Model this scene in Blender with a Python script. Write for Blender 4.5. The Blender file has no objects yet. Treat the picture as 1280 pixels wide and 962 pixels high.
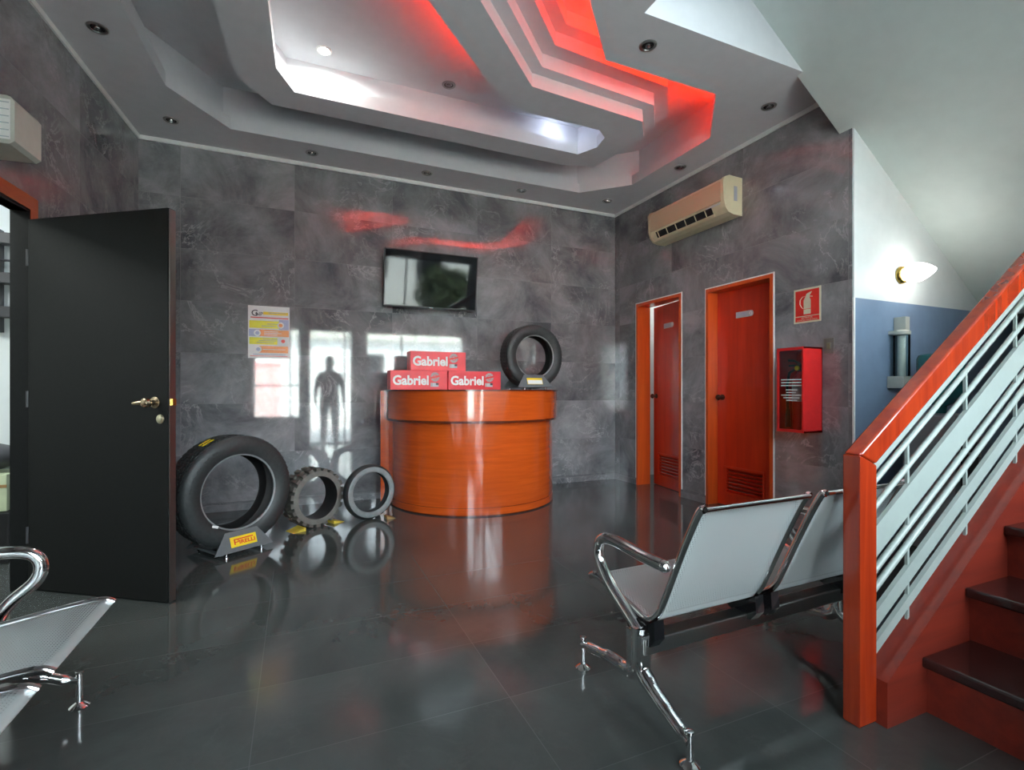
import bpy, bmesh, math, random
from mathutils import Vector, Matrix
random.seed(7)
S = bpy.context.scene
COL = S.collection
R = math.radians

# ------------------------------------------------------------------ camera
cam = bpy.data.cameras.new('camera'); cam_o = bpy.data.objects.new('camera', cam); COL.objects.link(cam_o)
cam_o.location = (0, 0, 1.1); cam_o.rotation_euler = (R(90), 0, R(-23.4))
cam.sensor_width = 36; cam.lens = 36 * 622 / 1280; cam.shift_y = 7 / 1280; cam.clip_start = .02
S.camera = cam_o

# ------------------------------------------------------------------ view, world, lights
S.view_settings.view_transform = 'Standard'; S.view_settings.look = 'None'
S.view_settings.gamma = 1; S.view_settings.use_curve_mapping = False
S.view_settings.exposure = 0.36
S.cycles.use_denoising = True
S.cycles.max_bounces = 10; S.cycles.diffuse_bounces = 6; S.cycles.glossy_bounces = 5
S.cycles.transparent_max_bounces = 16; S.cycles.caustics_reflective = False; S.cycles.caustics_refractive = False
S.cycles.sample_clamp_indirect = 8
W = bpy.data.worlds.new('sky'); S.world = W; W.use_nodes = True
bg = W.node_tree.nodes['Background']; bg.inputs[0].default_value = (.80, .90, 1, 1); bg.inputs[1].default_value = 20

def light(name, kind, loc, energy, color=(1, 1, 1), target=None, size=.1, size_y=None, spread=None, radius=None, portal=False):
    l = bpy.data.lights.new(name, kind); l.energy = energy; l.color = color
    o = bpy.data.objects.new(name, l); COL.objects.link(o); o.location = loc
    if target is not None:
        o.rotation_euler = (Vector(target) - Vector(loc)).to_track_quat('-Z', 'Y').to_euler()
    if kind == 'AREA':
        l.size = size
        if size_y: l.shape = 'RECTANGLE'; l.size_y = size_y
        if spread: l.spread = spread
        if portal: l.cycles.is_portal = True
    if kind in ('POINT', 'SPOT') and radius is not None: l.shadow_soft_size = radius
    return o

sun = light('sun', 'SUN', (0, 8, 12), 55, (1, .95, .88), target=(-2.5, 0, 0)); sun.data.angle = R(.6)
# portals in the glazed openings guide the sky light in
for (x0, x1, z0, z1) in ((-.78, .07, .55, 2.35), (.22, 1.07, 0, 2.35), (1.35, 3.5, 1.25, 2.35), (2.2, 5.5, 3.6, 5.6)):
    light('window_portal', 'AREA', ((x0 + x1) / 2, -.52, (z0 + z1) / 2), 1, target=((x0 + x1) / 2, 5, (z0 + z1) / 2), size=x1 - x0, size_y=z1 - z0, portal=True)

# ------------------------------------------------------------------ helpers
class MB:
    def __init__(s): s.v = []; s.f = []; s.m = []; s.sm = []
    def add(s, vs, fs, mi=0, smooth=False):
        n = len(s.v); s.v += [tuple(v) for v in vs]
        for f in fs: s.f.append([i + n for i in f]); s.m.append(mi); s.sm.append(smooth)
        return s
    def box(s, lo, hi, mi=0, M=None, bev=0):
        x0, y0, z0 = lo; x1, y1, z1 = hi
        if bev:
            bm = bmesh.new(); bmesh.ops.create_cube(bm, size=1)
            for v in bm.verts: v.co = Vector(((x0 + x1) / 2 + v.co.x * (x1 - x0), (y0 + y1) / 2 + v.co.y * (y1 - y0), (z0 + z1) / 2 + v.co.z * (z1 - z0)))
            bmesh.ops.bevel(bm, geom=bm.edges[:], offset=bev, segments=2, profile=.6, affect='EDGES')
            bm.verts.index_update()
            vs = [v.co.copy() for v in bm.verts]; fs = [[v.index for v in f.verts] for f in bm.faces]; bm.free()
        else:
            vs = [Vector(p) for p in ((x0, y0, z0), (x1, y0, z0), (x1, y1, z0), (x0, y1, z0), (x0, y0, z1), (x1, y0, z1), (x1, y1, z1), (x0, y1, z1))]
            fs = [(0, 3, 2, 1), (4, 5, 6, 7), (0, 1, 5, 4), (1, 2, 6, 5), (2, 3, 7, 6), (3, 0, 4, 7)]
        if M is not None: vs = [M @ v for v in vs]
        return s.add(vs, fs, mi)
    def tube(s, pts, r, n=12, mi=0, M=None, closed=False, flat=1.0, caps=True):
        """round (or flattened) tube along points; r number or list"""
        P = [Vector(p) for p in pts]; k = len(P); rs = r if isinstance(r, (list, tuple)) else [r] * k
        vs = []; up = None
        for i in range(k):
            a = P[(i - 1) % k] if (closed or i > 0) else P[i]; b = P[(i + 1) % k] if (closed or i < k - 1) else P[i]
            t = (b - a).normalized()
            if up is None: up = Vector((0, 0, 1)) if abs(t.z) < .9 else Vector((1, 0, 0))
            u = (up - t * up.dot(t)).normalized(); w = t.cross(u); up = u
            for j in range(n):
                th = 2 * math.pi * j / n
                vs.append(P[i] + u * math.cos(th) * rs[i] + w * math.sin(th) * rs[i] * flat)
        fs = []
        for i in range(k if closed else k - 1):
            for j in range(n):
                fs.append((i * n + j, i * n + (j + 1) % n, ((i + 1) % k) * n + (j + 1) % n, ((i + 1) % k) * n + j))
        if M is not None: vs = [M @ v for v in vs]
        s.add(vs, fs, mi, True)
        if caps and not closed:
            s.add(vs[:n], [list(range(n))[::-1]], mi); s.add(vs[-n:], [list(range(n))], mi)
        return s
    def lathe(s, prof, n=32, mi=0, M=None, closed=False, smooth=True):
        """prof: (radius, z) pairs about the z axis"""
        k = len(prof); vs = []
        for j in range(n):
            th = 2 * math.pi * j / n
            for (r, z) in prof: vs.append(Vector((r * math.cos(th), r * math.sin(th), z)))
        fs = []
        for j in range(n):
            for i in range(k if closed else k - 1):
                a = j * k + i; b = j * k + (i + 1) % k; c = ((j + 1) % n) * k + (i + 1) % k; d = ((j + 1) % n) * k + i
                fs.append((a, d, c, b))
        if M is not None: vs = [M @ v for v in vs]
        return s.add(vs, fs, mi, smooth)
    def prism(s, poly, z0, z1, mi=0, M=None, holes=()):
        """vertical prism over an XY polygon, with holes; M maps to the world"""
        bm = bmesh.new(); loops = []
        for pl in [poly] + list(holes):
            vv = [bm.verts.new((p[0], p[1], 0)) for p in pl]
            for i in range(len(vv)): bm.edges.new((vv[i], vv[(i + 1) % len(vv)]))
            loops.append(len(vv))
        bm.verts.index_update()
        bmesh.ops.triangle_fill(bm, edges=bm.edges[:], use_beauty=True)
        bm.verts.index_update()
        base = [v.co.copy() for v in bm.verts]; tri = [[v.index for v in f.verts] for f in bm.faces]; bm.free()
        n = len(base)
        vs = [Vector((p.x, p.y, z0)) for p in base] + [Vector((p.x, p.y, z1)) for p in base]
        fs = []
        for t in tri:
            a, b, c = (base[i] for i in t)
            if (b - a).cross(c - a).z < 0: t = t[::-1]
            fs.append(t[::-1]); fs.append([i + n for i in t])
        o = 0
        for q, L in enumerate(loops):
            ar = sum(base[o + i].x * base[o + (i + 1) % L].y - base[o + (i + 1) % L].x * base[o + i].y for i in range(L))
            for i in range(L):
                a, b = o + i, o + (i + 1) % L
                f = [a, b, b + n, a + n]
                if (ar < 0) != (q > 0): f = f[::-1]
                fs.append(f)
            o += L
        if M is not None: vs = [M @ v for v in vs]
        return s.add(vs, fs, mi)
    def sphere(s, c, r, n=16, mi=0, M=None, sc=(1, 1, 1)):
        prof = [(math.sin(math.pi * i / n) * 1, -math.cos(math.pi * i / n)) for i in range(n + 1)]
        T = Matrix.Translation(Vector(c)) @ Matrix.Diagonal((r * sc[0], r * sc[1], r * sc[2], 1))
        if M is not None: T = M @ T
        return s.lathe(prof, n=n * 2, mi=mi, M=T)
    def build(s, name, mat, parent=None, wn=False):
        me = bpy.data.meshes.new(name); me.from_pydata(s.v, [], s.f)
        mats = mat if isinstance(mat, (list, tuple)) else [mat]
        for m in mats: me.materials.append(m)
        for p, mi, sm in zip(me.polygons, s.m, s.sm): p.material_index = mi; p.use_smooth = sm
        me.validate(); me.update()
        bm = bmesh.new(); bm.from_mesh(me)
        bmesh.ops.remove_doubles(bm, verts=bm.verts, dist=1e-5)
        for e in bm.edges:
            if len(e.link_faces) == 2 and e.calc_face_angle(0) > R(38): e.smooth = False
        bm.to_mesh(me); bm.free()
        o = bpy.data.objects.new(name, me); COL.objects.link(o)
        if parent: o.parent = parent
        return o

def thing(name, label, cat, loc=(0, 0, 0), rz=0, group=None, M=None):
    o = bpy.data.objects.new(name, None); COL.objects.link(o); o.empty_display_size = .1
    if M is not None: o.matrix_world = M
    else: o.location = loc; o.rotation_euler = (0, 0, rz)
    o['label'] = label; o['category'] = cat
    if group: o['group'] = group
    return o
def tag(o, label, cat, group=None):
    o['label'] = label; o['category'] = cat
    if group: o['group'] = group
    return o
def struct(o): o['kind'] = 'structure'; return o
def kids(o): return [c for c in bpy.data.objects if c.parent == o]
def copy_tree(o, parent=None):
    c = o.copy(); COL.objects.link(c)
    if parent: c.parent = parent
    for k in kids(o): copy_tree(k, c)
    return c
def basis(o, x, y, z):
    m = Matrix.Identity(4)
    for i, a in enumerate((x, y, z)):
        a = Vector(a)
        for r in range(3): m[r][i] = a[r]
    m.translation = Vector(o); return m
def facing(o, n):
    """frame at o: local x right, y up, z towards the viewer along n (horizontal or not)"""
    n = Vector(n).normalized(); x = Vector((0, 0, 1)).cross(n).normalized(); return basis(o, x, n.cross(x), n)
def text(mb, body, M, height=None, width=None, bold=0.0, align='CENTER', mi=0, depth=.0008, spacing=1.0):
    cu = bpy.data.curves.new('lettering', 'FONT'); cu.body = body; cu.size = 1; cu.offset = bold
    cu.extrude = 0; cu.resolution_u = 3; cu.space_character = spacing
    o = bpy.data.objects.new('lettering', cu); COL.objects.link(o)
    me = bpy.data.meshes.new_from_object(o.evaluated_get(bpy.context.evaluated_depsgraph_get()))
    bpy.data.objects.remove(o); bpy.data.curves.remove(cu)
    xs = [v.co.x for v in me.vertices]; ys = [v.co.y for v in me.vertices]
    x0, x1, y0, y1 = min(xs), max(xs), min(ys), max(ys)
    sx = (width / (x1 - x0)) if width else None; sy = (height / (y1 - y0)) if height else None
    if sx is None: sx = sy
    if sy is None: sy = sx
    ox = {'CENTER': (x0 + x1) / 2, 'LEFT': x0}[align]; oy = (y0 + y1) / 2
    vs = [M @ Vector(((v.co.x - ox) * sx, (v.co.y - oy) * sy, depth)) for v in me.vertices]
    mb.add(vs, [list(p.vertices) for p in me.polygons], mi); bpy.data.meshes.remove(me)
def offset_poly(poly, d):
    """outset a polygon by d (any winding)"""
    n = len(poly); A = sum(poly[i][0] * poly[(i + 1) % n][1] - poly[(i + 1) % n][0] * poly[i][1] for i in range(n)); sg = 1 if A > 0 else -1
    out = []
    for i in range(n):
        p0, p1, p2 = (Vector(poly[(i + k) % n]) for k in (-1, 0, 1))
        e1 = (p1 - p0).normalized(); e2 = (p2 - p1).normalized()
        n1 = Vector((e1.y, -e1.x)) * sg; n2 = Vector((e2.y, -e2.x)) * sg
        b = (n1 + n2); b = b / max(.25, 1 + n1.dot(n2))
        out.append(tuple(p1 + b * d))
    return out
def arc(cx, cy, r, a0, a1, n): return [(cx + r * math.cos(R(a0 + (a1 - a0) * i / n)), cy + r * math.sin(R(a0 + (a1 - a0) * i / n))) for i in range(n + 1)]

# ------------------------------------------------------------------ materials
def mat(name, col=(.5, .5, .5), rough=.5, metal=0, spec=.5, coat=0, emit=None, es=0, trans=0, ior=1.5, alpha=1):
    m = bpy.data.materials.new(name); m.use_nodes = True; b = m.node_tree.nodes['Principled BSDF']
    b.inputs['Base Color'].default_value = (*col, 1); b.inputs['Roughness'].default_value = rough
    b.inputs['Metallic'].default_value = metal; b.inputs['Specular IOR Level'].default_value = spec
    b.inputs['Coat Weight'].default_value = coat; b.inputs['Coat Roughness'].default_value = .06
    b.inputs['IOR'].default_value = ior; b.inputs['Transmission Weight'].default_value = trans
    b.inputs['Alpha'].default_value = alpha
    if emit: b.inputs['Emission Color'].default_value = (*emit, 1); b.inputs['Emission Strength'].default_value = es
    return m
class NT:
    def __init__(s, m): s.t = m.node_tree; s.b = s.t.nodes['Principled BSDF']
    def n(s, kind, **kw):
        q = s.t.nodes.new(kind)
        for k, v in kw.items():
            if k in q.inputs.keys(): q.inputs[k].default_value = v
            else: setattr(q, k, v)
        return q
    def l(s, a, b): s.t.links.new(a, b)
    def math(s, op, a, b=None):
        q = s.t.nodes.new('ShaderNodeMath'); q.operation = op
        for i, x in enumerate((a, b)):
            if x is None: continue
            if isinstance(x, (int, float)): q.inputs[i].default_value = x
            else: s.l(x, q.inputs[i])
        return q.outputs[0]
    def ramp(s, fac, stops):
        q = s.t.nodes.new('ShaderNodeValToRGB'); e = q.color_ramp.elements
        while len(e) < len(stops): e.new(.5)
        for i, (p, c) in enumerate(stops): e[i].position = p; e[i].color = (*c, 1) if len(c) == 3 else c
        s.l(fac, q.inputs[0]); return q.outputs[0]
    def mix(s, fac, a, b, mode='MIX'):
        q = s.t.nodes.new('ShaderNodeMix'); q.data_type = 'RGBA'; q.blend_type = mode
        for i, x in ((0, fac), (6, a), (7, b)):
            if isinstance(x, (int, float)): q.inputs[i].default_value = x
            elif isinstance(x, tuple): q.inputs[i].default_value = (*x, 1)
            else: s.l(x, q.inputs[i])
        return q.outputs[2]

def tile_mat(name, axes, origin, size, dark, light_, vein, joint, rough, jw=.004, ior=1.5, vscale=2.2, bump=0, tone=.25):
    """stone tile laid on world axes: per-tile tone, clouding, veins, joints"""
    m = mat(name, rough=rough, ior=ior); N = NT(m)
    g = N.n('ShaderNodeNewGeometry'); sp = N.n('ShaderNodeSeparateXYZ'); N.l(g.outputs['Position'], sp.inputs[0])
    cb = N.n('ShaderNodeCombineXYZ')
    N.l(N.math('SUBTRACT', sp.outputs[axes[0]], origin[0] - 50 * size[0]), cb.inputs[0]); N.l(N.math('SUBTRACT', sp.outputs[axes[1]], origin[1] - 50 * size[1]), cb.inputs[1])
    br = N.n('ShaderNodeTexBrick', offset=0.0, squash=1.0)
    N.l(cb.outputs[0], br.inputs['Vector'])
    for k, v in (('Color1', (0, 0, 0, 1)), ('Color2', (1, 1, 1, 1)), ('Mortar', (.5, .5, .5, 1)), ('Scale', 1.0), ('Mortar Size', jw / 2), ('Mortar Smooth', .1), ('Bias', 0.0), ('Brick Width', size[0]), ('Row Height', size[1])): br.inputs[k].default_value = v
    # the vein field is shifted from tile to tile
    sh = N.n('ShaderNodeVectorMath', operation='SCALE'); sh.inputs['Scale'].default_value = 7.3; N.l(br.outputs['Color'], sh.inputs[0])
    ad = N.n('ShaderNodeVectorMath', operation='ADD'); N.l(g.outputs['Position'], ad.inputs[0]); N.l(sh.outputs[0], ad.inputs[1])
    n1 = N.n('ShaderNodeTexNoise', Scale=vscale * .8, Detail=12.0, Roughness=.68, Distortion=.45); N.l(ad.outputs[0], n1.inputs['Vector'])
    n2 = N.n('ShaderNodeTexNoise', Scale=vscale * 1.3, Detail=10.0, Roughness=.66, Distortion=.8); N.l(ad.outputs[0], n2.inputs['Vector'])
    base = N.ramp(n1.outputs[0], [(.33, dark), (.5, tuple((a + b) / 2 for a, b in zip(dark, light_))), (.68, light_)])
    vn = N.ramp(n2.outputs[0], [(.480, (0, 0, 0)), (.5, (.8, .8, .8)), (.520, (0, 0, 0))])
    n3 = N.n('ShaderNodeTexNoise', Scale=vscale * .9, Detail=3.0); N.l(ad.outputs[0], n3.inputs['Vector'])
    vm = N.math('MULTIPLY', vn, N.ramp(n3.outputs[0], [(.45, (0, 0, 0)), (.68, (1, 1, 1))]))
    c = N.mix(vm, base, vein)
    tn = N.math('ADD', N.math('MULTIPLY', N.math('SUBTRACT', br.outputs['Color'], .5), tone), 1.0)
    c = N.mix(1.0, c, tn, 'MULTIPLY')
    c = N.mix(br.outputs['Fac'], c, joint)
    N.l(c, N.b.inputs['Base Color'])
    if bump:
        bp = N.n('ShaderNodeBump', Strength=bump, Distance=.001); n4 = N.n('ShaderNodeTexNoise', Scale=9.0, Detail=2.0); N.l(g.outputs['Position'], n4.inputs['Vector'])
        N.l(n4.outputs[0], bp.inputs['Height']); N.l(bp.outputs[0], N.b.inputs['Normal'])
    return m
DK, LT, VN, JT = (.085, .090, .098), (.33, .335, .345), (.46, .46, .46), (.26, .265, .27)
M_back = tile_mat('grey marble tile back', (0, 2), (-.943, .06), (.925, .46), DK, LT, VN, JT, .05, jw=.003, ior=1.8)
M_side = tile_mat('grey marble tile side', (1, 2), (3.26, .06), (.925, .46), DK, LT, VN, JT, .05, jw=.003, ior=1.8)
M_floor = tile_mat('dark polished floor tile', (0, 1), (-.128, .395), (.83, .416), (.054, .060, .057), (.078, .085, .081), (.080, .085, .082), (.10, .105, .103), .10, jw=.003, ior=1.75, tone=.10)

def wood_mat(name, a, b, rough=.25, coat=.6, axis=2, scale=1.0):
    m = mat(name, a, rough, coat=coat); N = NT(m)
    tc = N.n('ShaderNodeTexCoord'); mp = N.n('ShaderNodeMapping')
    sc = [14 * scale] * 3
    for q in (axis if isinstance(axis, tuple) else (axis,)): sc[q] = .9 * scale
    mp.inputs['Scale'].default_value = sc; N.l(tc.outputs['Object'], mp.inputs[0])
    n1 = N.n('ShaderNodeTexNoise', Scale=1.6, Detail=6.0, Roughness=.6, Distortion=.6); N.l(mp.outputs[0], n1.inputs['Vector'])
    N.l(N.ramp(n1.outputs[0], [(.3, a), (.68, b)]), N.b.inputs['Base Color'])
    return m
M_desk = wood_mat('varnished orange veneer', (.52, .070, .008), (.66, .100, .010), .20, 1.0, axis=(0, 1), scale=1.6)
M_desktop = wood_mat('dark varnished edge', (.10, .018, .005), (.16, .03, .008), .2, .7, axis=0)
M_door = wood_mat('varnished red door veneer', (.50, .026, .007), (.64, .042, .009), .32, .4, axis=2, scale=.7)
M_jamb = wood_mat('orange door frame wood', (.55, .070, .010), (.70, .105, .014), .35, .4, axis=2)
M_rail = wood_mat('varnished red rail wood', (.23, .017, .005), (.36, .034, .007), .22, .9, axis=2)
M_string = wood_mat('dark red stair wood', (.13, .016, .010), (.20, .024, .013), .3, .4, axis=0)
M_tread = wood_mat('dark stair tread wood', (.014, .005, .005), (.028, .009, .008), .25, .5, axis=1)
M_orange = wood_mat('orange architrave wood', (.32, .06, .012), (.42, .09, .02), .4, .3, axis=1)
def paint(name, col, rough=.6, scale=40, amt=.05):
    m = mat(name, col, rough); N = NT(m); g = N.n('ShaderNodeNewGeometry')
    n = N.n('ShaderNodeTexNoise', Scale=float(scale), Detail=3.0); N.l(g.outputs['Position'], n.inputs['Vector'])
    lo = tuple(c * (1 - amt) for c in col); hi = tuple(min(1, c * (1 + amt)) for c in col)
    N.l(N.ramp(n.outputs[0], [(.35, lo), (.65, hi)]), N.b.inputs['Base Color'])
    return m
M_ceil = paint('matt pale grey ceiling paint', (.64, .65, .67), .7, 12, .02)
M_white = paint('white wall paint', (.74, .78, .77), .55, 10, .02)
M_blue = paint('grey blue wall paint', (.20, .28, .40), .35, 9, .04)
M_trim = paint('white cornice', (.86, .87, .84), .5, 30, .02)
M_stucco = paint('plain plaster', (.45, .45, .45), .7, 6, .05)
M_black_door = paint('black door paint', (.0045, .0050, .0048), .55, 60, .15); M_black_door.node_tree.nodes['Principled BSDF'].inputs['Specular IOR Level'].default_value = .22
M_black = paint('black plastic', (.012, .012, .013), .35, 50, .1)
M_black_gloss = mat('black gloss', (.008, .008, .009), .08)
M_chrome = mat('polished chrome', (.78, .78, .78), .09, 1)
M_steel = mat('brushed steel', (.38, .39, .38), .28, 1)
M_bronze = mat('dark bronze metal', (.10, .07, .05), .3, .9)
M_brass = mat('brass', (.75, .50, .13), .25, 1)
M_rubber = paint('tyre rubber', (.028, .031, .031), .48, 40, .12)
M_rubber_grey = paint('dusty grey rubber', (.15, .142, .125), .65, 25, .12)
M_lug = paint('dusty tread rubber', (.10, .092, .078), .7, 25, .15)
M_bead = paint('worn bead rubber', (.21, .225, .225), .4, 30, .1)
M_inside = paint('tyre lining', (.014, .013, .013), .6, 25, .1)
M_stand = paint('grey plastic stand', (.12, .13, .135), .4, 30, .05)
M_cream = paint('aged cream plastic', (.62, .57, .38), .4, 20, .03)
M_creamgrey = paint('aged grey plastic', (.50, .51, .45), .4, 20, .03)
M_grey = paint('grey plastic', (.33, .34, .40), .4, 30, .03)
M_red = paint('red enamel', (.66, .018, .018), .3, 20, .04)
M_card = paint('printed red cardboard', (.78, .022, .034), .35, 12, .05)
M_print_white = paint('white print', (.85, .85, .83), .5, 40, .02)
M_print_grey = paint('grey print', (.40, .40, .40), .5, 40, .05)
M_print_dark = paint('dark print', (.05, .04, .05), .5, 40, .05)
M_yellow = paint('yellow print', (.85, .60, .01), .4, 40, .02)
M_yel2 = paint('lime yellow print', (.80, .74, .02), .4, 40, .02)
M_orange_p = paint('orange print', (.85, .33, .10), .4, 40, .03)
M_lilac = paint('lilac print', (.42, .45, .62), .4, 40, .03)
M_redprint = paint('red print', (.70, .03, .02), .4, 40, .02)
M_glowpaper = paint('photoluminescent cream', (.62, .62, .45), .45, 40, .02)
M_plaque = paint('silver plaque', (.50, .54, .56), .35, 40, .02)
M_railwhite = paint('pale grey green rail enamel', (.27, .31, .29), .3, 30, .02)
M_screen = mat('dark glossy screen', (.006, .007, .009), .05, ior=1.45, spec=.35)
M_bulb = mat('lit frosted bulb', (.9, .9, .88), .4, emit=(1, .98, .93), es=9)
M_lamp = mat('lit lamp lens', (.9, .9, .9), .3, emit=(.97, 1, .95), es=40)
M_led = mat('lit blue white led', (.9, .9, .9), .3, emit=(.72, .78, 1), es=25)
M_redled = mat('lit red led strip', (.9, .1, .1), .3, emit=(1, .03, .01), es=2)
M_reflector = mat('mirror reflector', (.6, .6, .6), .2, .9)
M_teal = mat('teal bottle plastic', (.03, .20, .20), .12, trans=.35)
M_yel_chock = paint('yellow chock', (.62, .45, .05), .6, 30, .1)
M_brown_chock = paint('brown wood chock', (.30, .17, .06), .7, 30, .1)
M_cardbox = paint('pale green card', (.50, .56, .36), .6, 14, .06)
M_steelgrey = paint('dark metal', (.05, .05, .055), .4, 14, .06)
def glass(name, tint=(1, 1, 1), refl=.08):
    m = bpy.data.materials.new(name); m.use_nodes = True; t = m.node_tree; t.nodes.clear()
    o = t.nodes.new('ShaderNodeOutputMaterial'); tr = t.nodes.new('ShaderNodeBsdfTransparent'); gl = t.nodes.new('ShaderNodeBsdfGlossy'); mx = t.nodes.new('ShaderNodeMixShader'); fr = t.nodes.new('ShaderNodeFresnel')
    tr.inputs[0].default_value = (*tint, 1); gl.inputs['Roughness'].default_value = .02; fr.inputs[0].default_value = 1.35
    t.links.new(fr.outputs[0], mx.inputs[0]); t.links.new(tr.outputs[0], mx.inputs[1]); t.links.new(gl.outputs[0], mx.inputs[2]); t.links.new(mx.outputs[0], o.inputs[0]); return m
M_glass = glass('window glass', (.93, .96, .95))
M_case = glass('case glass', (.95, .9, .9))
M_clear = glass('clear filter tube', (.80, .88, .84))
def perforated(name, col):
    m = mat(name, col, .38, .35); N = NT(m)
    uv = N.n('ShaderNodeUVMap'); sp = N.n('ShaderNodeSeparateXYZ'); N.l(uv.outputs[0], sp.inputs[0])
    p = .0105
    row = N.math('FLOOR', N.math('DIVIDE', sp.outputs[1], p * .866))
    u = N.math('ADD', N.math('DIVIDE', sp.outputs[0], p), N.math('MULTIPLY', N.math('MODULO', row, 2.0), .5))
    fu = N.math('SUBTRACT', N.math('FRACT', u), .5)
    fv = N.math('MULTIPLY', N.math('SUBTRACT', N.math('FRACT', N.math('DIVIDE', sp.outputs[1], p * .866)), .5), .866)
    d = N.math('ADD', N.math('MULTIPLY', fu, fu), N.math('MULTIPLY', fv, fv))
    hole = N.math('LESS_THAN', d, .078)
    at = N.n('ShaderNodeAttribute', attribute_name='perf'); hole = N.math('MULTIPLY', hole, at.outputs['Fac'])
    N.l(N.math('SUBTRACT', 1.0, hole), N.b.inputs['Alpha'])
    return m
M_perf = perforated('perforated silver sheet', (.50, .54, .54))

# ------------------------------------------------------------------ room shell
H = 3.3
YB, XR, YE = 5.206, 3.66, 2.31           # back wall, right wall, right wall's free end
def LX(y): return -1.637 + .0743 * y      # left wall line
FA = -.45                                 # front facade, inner face
struct(MB().prism([(-4.2, FA - .2), (6.3, FA - .2), (6.3, 5.6), (-4.2, 5.6)], -.12, 0).build('floor', M_floor))
struct(MB().box((-1.5, YB, 0), (XR + .2, YB + .2, H + .9)).build('wall_back', M_back))
# right wall with two door openings: polygon in (Y, Z) extruded along X
toYZ = basis((XR, 0, 0), (0, 1, 0), (0, 0, 1), (1, 0, 0))
D1 = (4.034, 4.776, 2.11); D2 = (2.951, 3.695, 2.08)
struct(MB().prism([(YE, 0), (D2[0], 0), (D2[0], D2[2]), (D2[1], D2[2]), (D2[1], 0), (D1[0], 0), (D1[0], D1[2]), (D1[1], D1[2]), (D1[1], 0), (YB, 0), (YB, H + .9), (YE, H + .9)], 0, .18, M=toYZ).build('wall_right', M_side))
# side face of the toilet block, painted blue below and white above
ab = MB(); ab.box((XR + .004, YE - .012, 0), (6.3, YE - .0005, 1.767), 0); ab.box((XR + .004, YE - .012, 1.767), (6.3, YE - .0005, H + .9), 1); ab.box((XR + .185, YE, 0), (6.3, YE + .15, H + .9), 1)
struct(ab.build('wall_alcove', [M_blue, M_white]))
struct(MB().box((XR - .004, YE - .016, .08), (XR + .012, YE - .004, 1.767)).build('trim_1', M_trim))
struct(MB().box((6.2, FA, 0), (6.4, YE, 5.8)).build('wall_east', M_white))
# left wall with the open doorway: polygon in (along, Z)
d = Vector((.0743, 1, 0)).normalized(); L0 = Vector((LX(0), 0, 0))
toL = basis(L0, d, (0, 0, 1), d.cross(Vector((0, 0, 1))))
OA, OB, OH = 2.45, 3.61, 2.09
struct(MB().prism([(FA, 0), (OA, 0), (OA, OH), (OB, OH), (OB, 0), (YB + .03, 0), (YB + .03, H + .9), (FA, H + .9)], -.07, 0, M=toL).build('wall_left', M_side))
# orange door frame round the doorway
fr = MB()
fr.prism([(OA - .07, 0), (OA, 0), (OA, OH + .015), (OB, OH + .015), (OB, 0), (OB + .07, 0), (OB + .07, OH + .09), (OA - .07, OH + .09)], 0, .015, M=toL)
jl = MB(); jl.prism([(OA, 0), (OA + .015, 0), (OA + .015, OH), (OB - .012, OH), (OB - .012, 0), (OB, 0), (OB, OH + .015), (OA, OH + .015)], -.072, .012, M=toL); struct(jl.build('trim_10', M_black_door))
struct(fr.build('trim_2', M_orange))
# cornice
cn = MB()
def cornice_box(a, b, nrm):
    a, b, nrm = Vector(a), Vector(b), Vector(nrm)
    u = (b - a); L = u.length; u.normalize()
    cn.box((0, 0, -.035), (L, .014, 0), M=basis(a, u, nrm, (0, 0, 1)))
cornice_box((-1.26, YB, H), (XR, YB, H), (0, -1, 0)); 
cornice_box((XR, YB, H), (XR, 2.45, H), (-1, 0, 0))
cornice_box((LX(YB), YB, H), (LX(FA), FA, H), (1, -.0743, 0))
struct(cn.build('trim_3', M_trim))
# skirting of the same tile
bs = MB(); bs.box((-1.25, YB - .012, 0), (XR, YB, .08)); 
for (a, b) in ((D1[1], YB - .012), (D2[1], D1[0]), (YE, D2[0])): bs.box((XR - .012, a, 0), (XR, b, .08))
struct(bs.build('baseboard_back', M_side))

# ceiling: dropped border, deep tray and the stepped island that hangs in it
P0 = [(-.914, 3.451), (-.868, 4.289), (-.511, 4.783), (2.887, 4.783), (3.293, 4.377), (3.304, 3.289), (2.86, 2.793), (1.888, 2.793), (1.515, 2.4), (.30, 1.12), (-.95, 1.12)]
RO = [(-.442, 3.274), (-.393, 3.999), (-.175, 4.290), (2.378, 4.300), (2.71, 4.22), (2.808, 3.561), (2.621, 3.344), (1.577, 3.277), (.957, 2.669), (.10, 1.80), (-.45, 1.80)]
RI = [(-.15, 3.148), (-.131, 3.79), (-.015, 4.043), (2.425, 4.048), (2.514, 3.861), (2.483, 3.687), (2.37, 3.60), (1.686, 3.60), (1.438, 3.523), (.685, 2.787), (.16, 2.26), (-.15, 2.26)]
cl = MB()
NOTCH = [(-1.70, FA), (1.86, FA), (1.86, 2.355), (XR + .18, 2.355), (XR + .18, YB + .1), (-1.45, YB + .1)]
cl.prism(NOTCH, H, H + .10, holes=[P0])
P1 = offset_poly(P0, .14)
cl.prism(NOTCH, H + .10, H + .42, holes=[P1])
cl.prism(NOTCH, H + .42, H + .52)
for k, (o1, o2) in enumerate(((0, 0), (.09, .09), (.20, .09))):
    cl.prism(offset_poly(RO, o1), H + .02 + .1 * k, H + .12 + .1 * k, holes=[offset_poly(RI, o2)])
cl.prism(offset_poly(RO, .29), H + .32, H + .44)
struct(cl.build('ceiling', M_ceil))
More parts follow.
